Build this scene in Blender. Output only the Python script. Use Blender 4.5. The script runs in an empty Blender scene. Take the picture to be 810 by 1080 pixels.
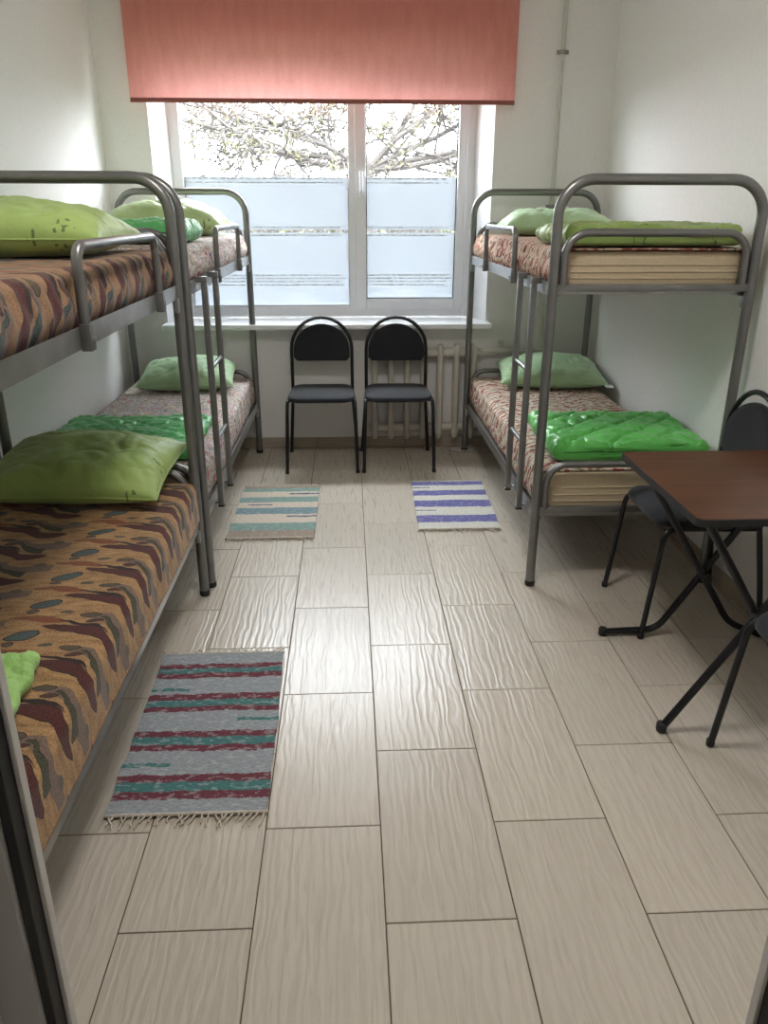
import bpy, bmesh, math, random
from math import sin, cos, pi, radians as R
from mathutils import Vector, Matrix, noise

random.seed(7)
SC = bpy.context.scene
COL = SC.collection

# ------------------------------------------------------------------ camera
cam_d = bpy.data.cameras.new('camera')
cam_d.sensor_fit = 'VERTICAL'; cam_d.sensor_height = 36.0
cam_d.lens = 811.77 / 1080 * 36.0
cam_d.clip_start = 0.05; cam_d.clip_end = 300
cam = bpy.data.objects.new('camera', cam_d); COL.objects.link(cam)
yaw, pitch, roll = 0.0455168, 0.3719978, -0.0017096
fwd = Vector((sin(yaw)*cos(pitch), cos(yaw)*cos(pitch), -sin(pitch)))
rgt = Vector((cos(yaw), -sin(yaw), 0)); dwn = fwd.cross(rgt)
rgt, dwn = rgt*cos(roll)+dwn*sin(roll), -rgt*sin(roll)+dwn*cos(roll)
up = -dwn; bk = -fwd
cam.matrix_world = Matrix(((rgt.x, up.x, bk.x, -0.0645), (rgt.y, up.y, bk.y, -2.7846), (rgt.z, up.z, bk.z, 1.5023), (0, 0, 0, 1)))
SC.camera = cam

# ------------------------------------------------------------------ world (overcast sky), daylight portal, exposure
SKY = 11.0
W = bpy.data.worlds.new('overcast_sky'); SC.world = W; W.use_nodes = True
bg = W.node_tree.nodes['Background']
# standard overcast sky: three times as bright at the zenith as at the horizon, L = Lh (1 + 2 sin elevation)
_t = W.node_tree; _g = _t.nodes.new('ShaderNodeTexCoord'); _s = _t.nodes.new('ShaderNodeSeparateXYZ'); _t.links.new(_g.outputs['Generated'], _s.inputs[0])
_c = _t.nodes.new('ShaderNodeMath'); _c.operation = 'MAXIMUM'; _t.links.new(_s.outputs[2], _c.inputs[0]); _c.inputs[1].default_value = 0.0
_m = _t.nodes.new('ShaderNodeMath'); _m.operation = 'MULTIPLY_ADD'; _t.links.new(_c.outputs[0], _m.inputs[0])
_m.inputs[1].default_value = 2*SKY; _m.inputs[2].default_value = SKY
bg.inputs[0].default_value = (0.88, 0.945, 1.0, 1); _t.links.new(_m.outputs[0], bg.inputs[1])
pl = bpy.data.lights.new('window_portal', 'AREA'); pl.shape = 'RECTANGLE'; pl.size = 2.05; pl.size_y = 1.62
pl.cycles.is_portal = True
po = bpy.data.objects.new('window_portal', pl); COL.objects.link(po)
po.location = (-0.2, 2.655, 1.62); po.rotation_euler = (R(-90), 0, 0)
SC.view_settings.view_transform = 'Standard'; SC.view_settings.look = 'None'
SC.view_settings.gamma = 1.0; SC.view_settings.use_curve_mapping = False
SC.view_settings.exposure = 0.55
SC.cycles.diffuse_bounces = 9; SC.cycles.max_bounces = 14; SC.cycles.transparent_max_bounces = 16

# ------------------------------------------------------------------ material helpers
class NT:
    """tiny node builder"""
    def __init__(s, name):
        s.m = bpy.data.materials.new(name); s.m.use_nodes = True
        s.t = s.m.node_tree; s.b = s.t.nodes['Principled BSDF']; s.out = s.t.nodes['Material Output']
    def n(s, typ, **kw):
        x = s.t.nodes.new('ShaderNode' + typ)
        for k, v in kw.items(): setattr(x, k, v)
        return x
    def link(s, a, b): s.t.links.new(a, b)
    def put(s, sock, v):
        if hasattr(v, 'is_output') or isinstance(v, bpy.types.NodeSocket): s.link(v, sock)
        else: sock.default_value = v
    def M(s, op, a, b=None, c=None):
        x = s.n('Math', operation=op); s.put(x.inputs[0], a)
        if b is not None: s.put(x.inputs[1], b)
        if c is not None: s.put(x.inputs[2], c)
        return x.outputs[0]
    def coord(s, kind='Object'):
        return s.n('TexCoord').outputs[kind]
    def mapping(s, vec, scale=(1, 1, 1), loc=(0, 0, 0), rot=(0, 0, 0)):
        x = s.n('Mapping'); s.link(vec, x.inputs[0])
        s.put(x.inputs['Location'], loc); x.inputs['Scale'].default_value = scale; x.inputs['Rotation'].default_value = rot
        return x.outputs[0]
    def noise(s, vec, scale, detail=3, rough=.5, dist=0):
        x = s.n('TexNoise'); s.link(vec, x.inputs['Vector']); x.inputs['Scale'].default_value = scale
        x.inputs['Detail'].default_value = detail; x.inputs['Roughness'].default_value = rough; x.inputs['Distortion'].default_value = dist
        return x.outputs['Fac']
    def ramp(s, fac, stops, interp='LINEAR'):
        x = s.n('ValToRGB'); s.link(fac, x.inputs[0]); r = x.color_ramp; r.interpolation = interp
        while len(r.elements) < len(stops): r.elements.new(0.5)
        for e, (p, c) in zip(r.elements, stops): e.position = p; e.color = (c[0], c[1], c[2], 1)
        return x.outputs[0]
    def mix(s, fac, a, b, blend='MIX'):
        x = s.n('Mix', data_type='RGBA', blend_type=blend); s.put(x.inputs[0], fac)
        s.put(x.inputs[6], a if hasattr(a, 'is_output') or isinstance(a, bpy.types.NodeSocket) else (*a, 1))
        s.put(x.inputs[7], b if hasattr(b, 'is_output') or isinstance(b, bpy.types.NodeSocket) else (*b, 1))
        return x.outputs[2]
    def bump(s, h, strength=.3, dist=.01):
        x = s.n('Bump'); x.inputs['Strength'].default_value = strength; x.inputs['Distance'].default_value = dist
        s.link(h, x.inputs['Height']); s.link(x.outputs[0], s.b.inputs['Normal'])
        return x
    def sep(s, v):
        x = s.n('SeparateXYZ'); s.link(v, x.inputs[0]); return x.outputs
    def base(s, col=None, rough=.5, metal=0, spec=None, sheen=None):
        if col is not None: s.put(s.b.inputs['Base Color'], (*col, 1) if isinstance(col, tuple) else col)
        s.put(s.b.inputs['Roughness'], rough); s.put(s.b.inputs['Metallic'], metal)
        if spec is not None: s.b.inputs['Specular IOR Level'].default_value = spec
        if sheen: s.b.inputs['Sheen Weight'].default_value = sheen
        return s.m

def srgb(r, g, b):
    f = lambda c: (c/255/12.92) if c/255 <= .04045 else ((c/255+.055)/1.055)**2.4
    return (f(r), f(g), f(b))

def mat_plain(name, col, rough=.5, metal=0, nscale=None, namp=.1, bump=0, spec=None):
    k = NT(name); v = k.coord()
    if nscale:
        f = k.noise(v, nscale, 4)
        lo = tuple(c*(1-namp) for c in col); hi = tuple(min(1, c*(1+namp)) for c in col)
        c = k.ramp(f, [(.3, lo), (.7, hi)])
        if bump: k.bump(f, bump, .002)
        return k.base(c, rough, metal, spec)
    return k.base(col, rough, metal, spec)

MAT = {}
MAT['wall'] = mat_plain('wall_paint', (.845, .835, .82), .75, nscale=55, namp=.025, bump=.15)
MAT['ceiling'] = mat_plain('ceiling_paint', (.82, .81, .79), .8, nscale=40, namp=.02)
MAT['reveal'] = mat_plain('reveal_white', (.84, .85, .86), .5, nscale=30, namp=.02)
MAT['pvc'] = mat_plain('white_pvc', (.80, .815, .845), .3, nscale=8, namp=.02)
MAT['grout'] = mat_plain('grout', srgb(92, 76, 62), .9, nscale=90, namp=.15)
MAT['metal'] = mat_plain('grey_powder_coat', (.205, .205, .200), .33, .65, nscale=14, namp=.08)
MAT['metal_rail'] = mat_plain('grey_steel_angle', (.34, .335, .325), .30, .75, nscale=10, namp=.15)
MAT['black_metal'] = mat_plain('black_enamel', (.012, .012, .014), .28, .2, nscale=20, namp=.2)
MAT['black_plastic'] = mat_plain('black_rubber', (.015, .015, .015), .6, nscale=30, namp=.2)
MAT['bolt'] = mat_plain('zinc_bolt', (.5, .5, .5), .3, .9, nscale=60, namp=.1)
MAT['radiator'] = mat_plain('radiator_enamel', (.60, .565, .49), .4, nscale=12, namp=.06)
MAT['pipe'] = mat_plain('pipe_enamel', (.60, .60, .53), .4, nscale=12, namp=.06)
MAT['clamp'] = mat_plain('clamp_steel', (.3, .29, .27), .4, .7, nscale=30, namp=.15)
MAT['mattress'] = mat_plain('mattress_ticking', (.50, .41, .275), .85, nscale=120, namp=.08, bump=.2)
MAT['jamb'] = mat_plain('door_frame_grey', (.44, .425, .415), .4, nscale=6, namp=.05)
MAT['jamb_lip'] = mat_plain('door_frame_lip', (.62, .60, .58), .4, nscale=6, namp=.05)
MAT['bark'] = mat_plain('bark', (.045, .038, .034), .9, nscale=8, namp=.3)
MAT['bud'] = mat_plain('bud_leaf', (.085, .078, .028), .7, nscale=3, namp=.35)
MAT['hedge'] = mat_plain('hedge_leaf', (.030, .036, .010), .8, nscale=1.5, namp=.5)
MAT['lawn'] = mat_plain('lawn', (.022, .028, .012), .95, nscale=2, namp=.4)
MAT['corridor'] = mat_plain('corridor_paint', (.6, .57, .52), .8, nscale=30, namp=.03)
MAT['cable'] = mat_plain('white_cable', (.6, .58, .55), .5, nscale=20, namp=.05)

def mat_tile():
    k = NT('wood_grain_tile'); v = k.coord()
    rnd = k.n('ObjectInfo').outputs['Random']
    cx = k.n('CombineXYZ'); k.link(k.M('MULTIPLY', rnd, 37.0), cx.inputs[0]); k.link(k.M('MULTIPLY', rnd, 91.0), cx.inputs[1]); k.link(k.M('MULTIPLY', rnd, 13.0), cx.inputs[2])
    add = k.n('VectorMath', operation='ADD'); k.link(v, add.inputs[0]); k.link(cx.outputs[0], add.inputs[1])
    p = add.outputs[0]
    wob = k.noise(k.mapping(p, (5, 2.0, 1)), 1.6, 2)
    w = k.n('TexWave', wave_type='BANDS', bands_direction='X', wave_profile='SIN'); k.link(k.mapping(p, (1, .16, 1)), w.inputs['Vector'])
    w.inputs['Scale'].default_value = 13.0; w.inputs['Distortion'].default_value = 9.0; w.inputs['Detail'].default_value = 2.5
    w.inputs['Detail Scale'].default_value = 2.2; w.inputs['Detail Roughness'].default_value = .55
    mask = k.noise(k.mapping(p, (9, 2.2, 1)), 1.0, 2)
    grain = k.M('MULTIPLY', w.outputs['Fac'], k.M('MULTIPLY_ADD', mask, 1.3, .0))
    fine = k.noise(k.mapping(p, (120, 6, 1)), 1.0, 2)
    h = k.M('ADD', k.M('MULTIPLY', grain, .7), k.M('MULTIPLY', fine, .3))
    c = k.ramp(h, [(.15, (.515, .458, .380)), (.45, (.545, .490, .412)), (.80, (.57, .515, .435))])
    tone = k.M('MULTIPLY_ADD', rnd, .10, .93)
    hs = k.n('HueSaturation'); k.link(c, hs.inputs['Color']); k.link(tone, hs.inputs['Value'])
    k.bump(k.M('ADD', h, k.M('MULTIPLY', wob, .8)), .45, .0035)
    k.put(k.b.inputs['Roughness'], k.M('MULTIPLY_ADD', fine, .12, .23))
    k.b.inputs['Specular IOR Level'].default_value = .46
    k.link(hs.outputs[0], k.b.inputs['Base Color'])
    return k.m
MAT['tile'] = mat_tile()
def mat_skirt():
    k = NT('skirting_tile'); v = k.coord()
    g = k.noise(k.mapping(v, (3, 3, 45)), 1, 3)
    return k.base(k.ramp(g, [(.3, (.36, .30, .235)), (.7, (.45, .385, .31))]), .4)
MAT['skirt'] = mat_skirt()

def mat_glass():
    k = NT('window_glass')
    t = k.n('BsdfTransparent'); g = k.n('BsdfGlossy'); g.inputs['Roughness'].default_value = .02
    mx = k.n('MixShader'); mx.inputs[0].default_value = .05
    k.link(t.outputs[0], mx.inputs[1]); k.link(g.outputs[0], mx.inputs[2]); k.link(mx.outputs[0], k.out.inputs[0])
    return k.m
MAT['glass'] = mat_glass()
def mat_film():
    k = NT('frosted_film'); v = k.coord()
    f = k.noise(v, 6, 2)
    tr = k.n('BsdfTranslucent'); k.link(k.ramp(f, [(.3, (.218, .228, .240)), (.7, (.226, .236, .248))]), tr.inputs[0])
    df = k.n('BsdfDiffuse'); df.inputs[0].default_value = (.3, .31, .32, 1)
    ad = k.n('AddShader'); k.link(tr.outputs[0], ad.inputs[0]); k.link(df.outputs[0], ad.inputs[1])
    k.link(ad.outputs[0], k.out.inputs[0]); return k.m
MAT['film'] = mat_film()
MAT['film_print'] = mat_plain('grey_film_print', (.42, .44, .42), .6, nscale=25, namp=.4)
def mat_blind():
    k = NT('coral_blind_fabric'); v = k.coord()
    wv = k.noise(k.mapping(v, (260, 260, 90)), 1, 2)
    sl = k.noise(k.mapping(v, (25, 25, 6)), 1, 4)
    f = k.M('ADD', k.M('MULTIPLY', wv, .5), k.M('MULTIPLY', sl, .5))
    tr = k.n('BsdfTranslucent'); k.link(k.ramp(f, [(.3, (.25, .112, .104)), (.7, (.31, .150, .138))]), tr.inputs[0])
    df = k.n('BsdfDiffuse'); k.link(k.ramp(f, [(.3, (.40, .16, .13)), (.7, (.48, .20, .165))]), df.inputs[0])
    ad = k.n('AddShader'); k.link(tr.outputs[0], ad.inputs[0]); k.link(df.outputs[0], ad.inputs[1])
    k.link(ad.outputs[0], k.out.inputs[0]); return k.m
MAT['blind'] = mat_blind()
MAT['blind_bar'] = mat_plain('coral_blind_bar', (.28, .085, .065), .6, nscale=40, namp=.1)
MAT['housing'] = mat_plain('blind_tube', (.7, .7, .68), .4, nscale=10, namp=.05)

def mat_table():
    k = NT('brown_laminate'); v = k.coord()
    g = k.noise(k.mapping(v, (3, 55, 3)), 1, 4, .6, .6); g2 = k.noise(k.mapping(v, (1.5, 12, 3)), 1, 2)
    h = k.M('ADD', k.M('MULTIPLY', g, .6), k.M('MULTIPLY', g2, .4))
    c = k.ramp(h, [(.3, (.062, .023, .011)), (.5, (.105, .040, .019)), (.72, (.145, .058, .029))])
    k.bump(g, .08, .001)
    return k.base(c, .33)
MAT['table'] = mat_table()
def mat_seat():
    k = NT('black_upholstery'); v = k.coord()
    f = k.noise(v, 900, 1); k.bump(f, .2, .001)
    return k.base(k.ramp(f, [(.3, (.007, .0075, .011)), (.7, (.017, .018, .024))]), .85, sheen=.1)
MAT['seat'] = mat_seat()

def mat_brown(name, shift, bladecol, base_lo, base_hi):
    """brown tapestry bedspread: a motif of wing, blade, ovals, leaf and triangle woven in repeats of 0.42 x 0.17 m"""
    k = NT(name); uv = k.n('UVMap').outputs[0]
    wob = k.noise(k.mapping(uv, (1, 1, 1)), 14, 2)
    xyz = k.sep(uv)
    u0 = k.M('ADD', k.M('ADD', xyz[0], shift), k.M('MULTIPLY_ADD', wob, .016, -.008))
    v0 = k.M('ADD', xyz[1], k.M('MULTIPLY_ADD', wob, .03, -.015))
    p = k.M('WRAP', u0, .92, .50)
    t = k.M('DIVIDE', k.M('SUBTRACT', p, .50), .42)
    def curve(pts):                         # (u, value) -> value*5+.5 in a float curve
        x = k.n('FloatCurve'); k.link(t, x.inputs['Value']); c = x.mapping.curves[0]
        q = [((a-.5)/.42, b*5+.5) for a, b in pts]
        while len(c.points) < len(q): c.points.new(.5, .5)
        for P, (a, b) in zip(c.points, q): P.location = (a, b); P.handle_type = 'AUTO'
        x.mapping.update()
        return k.M('DIVIDE', k.M('SUBTRACT', x.outputs[0], .5), 5.0)
    def band(cpts, hpts):
        d = k.M('ABSOLUTE', k.M('WRAP', k.M('SUBTRACT', v0, curve(cpts)), .085, -.085))
        return k.M('LESS_THAN', d, curve(hpts))
    def ell(uc, vc, ru, rv, sh=0.0):
        a = k.M('DIVIDE', k.M('SUBTRACT', p, uc), ru)
        dv = k.M('SUBTRACT', v0, vc)
        if sh: dv = k.M('SUBTRACT', dv, k.M('MULTIPLY', k.M('SUBTRACT', p, uc), sh))
        b = k.M('DIVIDE', k.M('WRAP', dv, .085, -.085), rv)
        return k.M('LESS_THAN', k.M('ADD', k.M('MULTIPLY', a, a), k.M('MULTIPLY', b, b)), 1.0)
    sp = k.noise(k.mapping(uv, (1, .7, 1)), 210, 3, .75); sp2 = k.noise(k.mapping(uv, (1, 3, 1)), 18, 3)
    c = k.ramp(k.M('ADD', k.M('MULTIPLY', sp, .6), k.M('MULTIPLY', sp2, .4)), [(.34, base_lo), (.66, base_hi)])
    flat = [(.50, 0), (.60, 0), (.72, -.026), (.76, -.042), (.80, -.075), (.876, -.068), (.92, -.06)]
    off = lambda d: [(a, b+d) for a, b in flat]
    def lay(c, mask, col, spk=.35):
        hi = tuple(min(1, q*(1+spk)) for q in col); lo = tuple(q*(1-spk) for q in col)
        return k.mix(mask, c, k.ramp(sp, [(.35, lo), (.65, hi)]))
    c = lay(c, band(off(.075), [(.5, -.02), (.66, -.01), (.74, .02), (.84, .026), (.92, .018)]), tuple(q*.9 for q in (.20, .135, .105)))
    c = lay(c, band(off(.045), [(.5, .004), (.58, .011), (.66, -.01), (.78, -.02), (.92, -.02)]), (.20, .075, .035))
    c = lay(c, ell(.600, .030, .050, .013, -.2), (.21, .070, .033))
    dark = (.030, .020, .018)
    c = lay(c, ell(.565, -.050, .040, .0235, .3), dark)
    c = lay(c, ell(.565, -.050, .036, .0195, .3), (.070, .098, .098))
    c = lay(c, ell(.638, .073, .020, .0085), (.085, .080, .058))
    c = lay(c, ell(.545, .080, .016, .011), dark); c = lay(c, ell(.545, .080, .013, .008), (.13, .085, .055))
    wing_h = [(.50, -.02), (.59, -.006), (.605, .002), (.66, .011), (.72, .021), (.765, .021), (.81, .020), (.86, .009), (.88, -.004), (.92, -.02)]
    c = lay(c, band(flat, [(a, b+.0035) for a, b in wing_h]), dark)
    c = lay(c, band(flat, wing_h), (.085, .024, .022), .5)
    c = lay(c, band(off(.030), [(.5, -.02), (.62, -.003), (.64, .0028), (.77, .0028), (.79, -.004), (.92, -.02)]), dark)
    c = lay(c, ell(.706, .060, .028, .0125), dark); c = lay(c, ell(.706, .060, .0245, .0095), (.095, .075, .048))
    c = lay(c, ell(.726, .026, .021, .0095), dark); c = lay(c, ell(.726, .026, .018, .007), (.085, .035, .025))
    bl = [(.50, .06), (.735, .045), (.78, .0), (.82, -.022), (.85, -.030), (.92, -.03)]
    bh = [(.50, -.02), (.725, -.008), (.74, .002), (.78, .010), (.83, .015), (.848, .015), (.853, -.01), (.92, -.02)]
    c = lay(c, band(bl, [(a, b+.0025) for a, b in bh]), dark); c = lay(c, band(bl, bh), bladecol, .5)
    c = lay(c, ell(.875, .03, .018, .012), (.115, .10, .075))
    k.bump(sp, .35, .0015)
    return k.base(c, .9, sheen=.15, spec=.2)
MAT['brown_low'] = mat_brown('brown_tapestry', 0.0, (.060, .060, .034), (.165, .080, .032), (.55, .335, .155))
MAT['brown_up'] = mat_brown('brown_tapestry_upper', -.055, (.050, .075, .072), (.125, .065, .032), (.38, .225, .125))

def mat_floral():
    k = NT('paisley_bedspread'); uv = k.n('UVMap').outputs[0]
    a = k.noise(uv, 8.5, 3, .55, 2.6); b = k.noise(k.mapping(uv, (1, 1, 1), (3.3, 1.7, 0)), 13, 2, .5, 2.2)
    w, cr, pk, pu, gr, yl, dk, bl = (.70, .66, .62), (.52, .44, .36), (.45, .075, .11), (.20, .13, .27), (.13, .17, .075), (.52, .33, .06), (.035, .025, .03), (.17, .24, .34)
    c1 = k.ramp(a, [(0, pu), (.36, w), (.41, pk), (.435, w), (.47, bl), (.495, cr), (.525, dk), (.535, w), (.57, gr), (.60, cr), (.64, pk)], 'CONSTANT')
    c2 = k.ramp(b, [(0, w), (.37, yl), (.40, w), (.45, pu), (.475, cr), (.51, pk), (.535, w), (.57, dk), (.58, gr), (.62, w)], 'CONSTANT')
    m = k.noise(uv, 9, 1)
    c = k.mix(k.M('GREATER_THAN', m, .5), c1, c2)
    k.bump(k.noise(uv, 300, 1), .2, .001)
    return k.base(c, .85, spec=.2)
MAT['floral'] = mat_floral()
def mat_zigzag(name, tint):
    k = NT(name); uv = k.n('UVMap').outputs[0]; xyz = k.sep(uv)
    n1 = k.noise(uv, 14, 2); n2 = k.noise(uv, 38, 2)
    tri = k.M('PINGPONG', k.M('MULTIPLY', xyz[0], 9.0), 1.0)
    t = k.M('ADD', k.M('ADD', k.M('MULTIPLY', xyz[1], 9.5), k.M('MULTIPLY', tri, .75)), k.M('ADD', k.M('MULTIPLY', n1, 1.0), k.M('MULTIPLY', n2, .5)))
    f = k.M('FRACT', t)
    T = lambda c: tuple(x*y for x, y in zip(c, tint))
    cr, rd, pk, tl, ol, dk = T((.60, .53, .42)), T((.27, .075, .065)), T((.47, .25, .21)), T((.08, .16, .18)), T((.26, .24, .14)), T((.10, .06, .05))
    c = k.ramp(f, [(0, cr), (.16, dk), (.19, rd), (.36, pk), (.44, cr), (.62, tl), (.67, cr), (.76, ol), (.83, rd), (.91, pk)], 'CONSTANT')
    c = k.mix(k.M('GREATER_THAN', k.noise(uv, 22, 2), .60), c, cr)
    k.bump(k.noise(uv, 300, 1), .2, .001)
    return k.base(c, .85, spec=.2)
MAT['zigzag'] = mat_zigzag('zigzag_bedspread', (1, 1, 1))
MAT['zigzag_up'] = mat_zigzag('pink_zigzag_bedspread', (.85, .72, .66))

def mat_green(name, lo, hi, rough=.45, marks=False, wr=26, bstr=.25):
    k = NT(name); v = k.coord()
    f = k.noise(v, 5, 3); c = k.ramp(f, [(.3, lo), (.7, hi)])
    if marks:
        vo = k.n('TexVoronoi', feature='F1'); k.link(k.mapping(v, (1, 1, .0)), vo.inputs['Vector']); vo.inputs['Scale'].default_value = 7.5
        near = k.M('LESS_THAN', vo.outputs['Distance'], .26)
        leaf = k.M('GREATER_THAN', k.noise(k.mapping(v, (60, 95, 0), (0, 0, 0), (0, 0, .6)), 1, 1), .60)
        msk = k.M('MULTIPLY', near, leaf)
        c = k.mix(k.M('MULTIPLY', msk, .8), c, tuple(q*.22 for q in lo))
    wv = k.noise(v, wr, 4, .55, 1.2)
    k.bump(wv, bstr*1.6, .006)
    return k.base(c, rough, sheen=.2)
MAT['pillow'] = mat_green('lime_pillow', (.25, .37, .095), (.34, .47, .135), .5, True)
MAT['pillow_mint'] = mat_green('mint_pillow', (.36, .56, .30), (.47, .66, .40), .45, True, 30, .45)
MAT['pillow_pale'] = mat_green('pale_lime_pillow', (.36, .50, .20), (.46, .60, .28), .45, True)
MAT['quilt_green'] = mat_green('emerald_quilt', (.075, .36, .10), (.11, .46, .145), .38)
MAT['quilt_bright'] = mat_green('bright_green_quilt', (.085, .45, .075), (.14, .56, .115), .36)
MAT['quilt_lime'] = mat_green('lime_quilt', (.22, .32, .075), (.30, .41, .115), .5, True)
MAT['towel'] = mat_green('lime_towel', (.30, .58, .13), (.42, .70, .22), .6, False, 80, .5)

def mat_rug(name, stops, extra=None, length=.8):
    """stripes across the rug; stops are (fraction along length, colour)"""
    k = NT(name); v = k.coord(); xyz = k.sep(v)
    wob = k.noise(k.mapping(v, (9, 3, 1)), 1, 2)
    f = k.M('ADD', k.M('DIVIDE', xyz[1], length), .5)
    f = k.M('ADD', f, k.M('MULTIPLY_ADD', wob, .030, -.015))
    f = k.M('ADD', f, k.M('MULTIPLY_ADD', k.noise(k.mapping(v, (60, 25, 1)), 1, 3, .7), .026, -.013))
    c = k.ramp(f, stops, 'CONSTANT')
    for (y0, y1, x0, x1, col) in (extra or []):
        m = k.M('MULTIPLY', k.M('MULTIPLY', k.M('GREATER_THAN', f, y0), k.M('LESS_THAN', f, y1)),
                k.M('MULTIPLY', k.M('GREATER_THAN', xyz[0], x0), k.M('LESS_THAN', xyz[0], x1)))
        c = k.mix(m, c, col)
    weave = k.noise(k.mapping(v, (70, 230, 1)), 1, 3, .7)
    tuft = k.noise(k.mapping(v, (28, 60, 1)), 1, 3, .7)
    c = k.mix(.75, c, k.ramp(weave, [(.32, (.45, .45, .45)), (.68, (1, 1, 1))]), 'MULTIPLY')
    c = k.mix(k.M('MULTIPLY', k.M('GREATER_THAN', tuft, .56), .30), c, (.55, .55, .54))
    k.bump(weave, .6, .003)
    return k.base(c, .95, spec=.1)
GREY, MAR, TEAL = srgb(162, 168, 172), srgb(122, 70, 80), srgb(84, 132, 130)
MAT['rug_grey'] = mat_rug('grey_rug', [(0, GREY), (.065, MAR), (.105, TEAL), (.150, MAR), (.188, GREY), (.32, MAR), (.355, TEAL), (.402, MAR), (.437, GREY),
    (.56, MAR), (.596, TEAL), (.640, MAR), (.680, GREY), (.80, MAR), (.836, TEAL), (.874, MAR), (.907, GREY)],
    [(.232, .252, -.22, -.075, TEAL), (.498, .517, .09, .22, TEAL), (.706, .726, -.22, -.09, TEAL)], .80)
TAU, CRM, SEA, INK = srgb(168, 152, 138), srgb(222, 208, 190), srgb(140, 168, 160), srgb(88, 92, 130)
MAT['rug_beige'] = mat_rug('beige_rug', [(0, TAU), (.12, SEA), (.25, CRM), (.41, srgb(130, 155, 162)), (.53, CRM), (.64, SEA), (.75, CRM), (.86, SEA), (.935, TAU)],
    [(.355, .378, .06, .3, INK), (.585, .602, -.16, -.03, INK), (.80, .825, .05, .3, INK)], .77)
WHT, BLU = srgb(226, 224, 214), srgb(118, 116, 172)
MAT['rug_blue'] = mat_rug('blue_rug', [(0, WHT), (.11, BLU), (.245, WHT), (.41, BLU), (.545, WHT), (.655, BLU), (.765, WHT), (.88, BLU), (.965, WHT)],
    [(.335, .350, -.3, -.1, INK), (.825, .84, -.3, -.1, INK)], .745)
MAT['fringe'] = mat_plain('cotton_fringe', (.56, .50, .42), .95, nscale=60, namp=.2)

# ------------------------------------------------------------------ mesh helpers
class MB:
    def __init__(s): s.v = []; s.f = []; s.uv = None
    def add(s, vs, fs):
        o = len(s.v); s.v += [Vector(p) for p in vs]; s.f += [tuple(i+o for i in f) for f in fs]; return s
    def box(s, x0, x1, y0, y1, z0, z1):
        vs = [(x, y, z) for z in (z0, z1) for y in (y0, y1) for x in (x0, x1)]
        return s.add(vs, [(0, 2, 3, 1), (4, 5, 7, 6), (0, 1, 5, 4), (1, 3, 7, 5), (3, 2, 6, 7), (2, 0, 4, 6)])
    def prism(s, poly, z0, z1):
        n = len(poly)
        vs = [(x, y, z0) for x, y in poly] + [(x, y, z1) for x, y in poly]
        fs = [tuple(range(n-1, -1, -1)), tuple(range(n, 2*n))] + [(i, (i+1) % n, (i+1) % n+n, i+n) for i in range(n)]
        return s.add(vs, fs)
    def tube(s, pts, r, n=12, cap=True, r1=None, sq=False):
        pts = [Vector(p) for p in pts]; m = len(pts)
        T = []
        for i in range(m):
            a = pts[max(i-1, 0)]; b = pts[min(i+1, m-1)]; T.append((b-a).normalized())
        ref = Vector((0, 0, 1)) if abs(T[0].z) < .9 else Vector((0, 1, 0))
        u = T[0].cross(ref).normalized(); vs = []
        for i in range(m):
            if i:
                ax = T[i-1].cross(T[i])
                if ax.length > 1e-8: u = Matrix.Rotation(T[i-1].angle(T[i]), 3, ax.normalized()) @ u
            u = (u - T[i]*u.dot(T[i])).normalized(); w = T[i].cross(u)
            rr = r if r1 is None else r+(r1-r)*i/max(1, m-1)
            for k in range(n):
                a = 2*pi*(k+(.5 if sq else 0))/n
                vs.append(pts[i]+(u*cos(a)+w*sin(a))*rr*(1.414 if sq else 1))
        fs = [(i*n+k, i*n+(k+1) % n, (i+1)*n+(k+1) % n, (i+1)*n+k) for i in range(m-1) for k in range(n)]
        if cap: fs += [tuple(range(n-1, -1, -1)), tuple((m-1)*n+k for k in range(n))]
        return s.add(vs, fs)
    def lathe(s, prof, n=16, c=(0, 0, 0)):
        vs = [(c[0]+r*cos(2*pi*k/n), c[1]+r*sin(2*pi*k/n), c[2]+z) for r, z in prof for k in range(n)]
        m = len(prof)
        fs = [(i*n+k, i*n+(k+1) % n, (i+1)*n+(k+1) % n, (i+1)*n+k) for i in range(m-1) for k in range(n)]
        fs += [tuple(range(n-1, -1, -1)), tuple((m-1)*n+k for k in range(n))]
        return s.add(vs, fs)

def fillet(pts, r, seg=6):
    pts = [Vector(p) for p in pts]; out = [pts[0]]
    for i in range(1, len(pts)-1):
        a, b, c = pts[i-1], pts[i], pts[i+1]
        d1 = (a-b); d2 = (c-b); l = min(r, d1.length*.49, d2.length*.49)
        d1.normalize(); d2.normalize()
        ang = d1.angle(d2); p0 = b+d1*l; p2 = b+d2*l
        R_ = l*math.tan(ang/2); bis = (d1+d2).normalized(); cen = b+bis*(l/cos(ang/2))
        v0 = p0-cen; v2 = p2-cen; tot = v0.angle(v2); ax = v0.cross(v2).normalized()
        for k in range(seg+1): out.append(cen+Matrix.Rotation(tot*k/seg, 3, ax) @ v0)
    out.append(pts[-1]); return out

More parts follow.
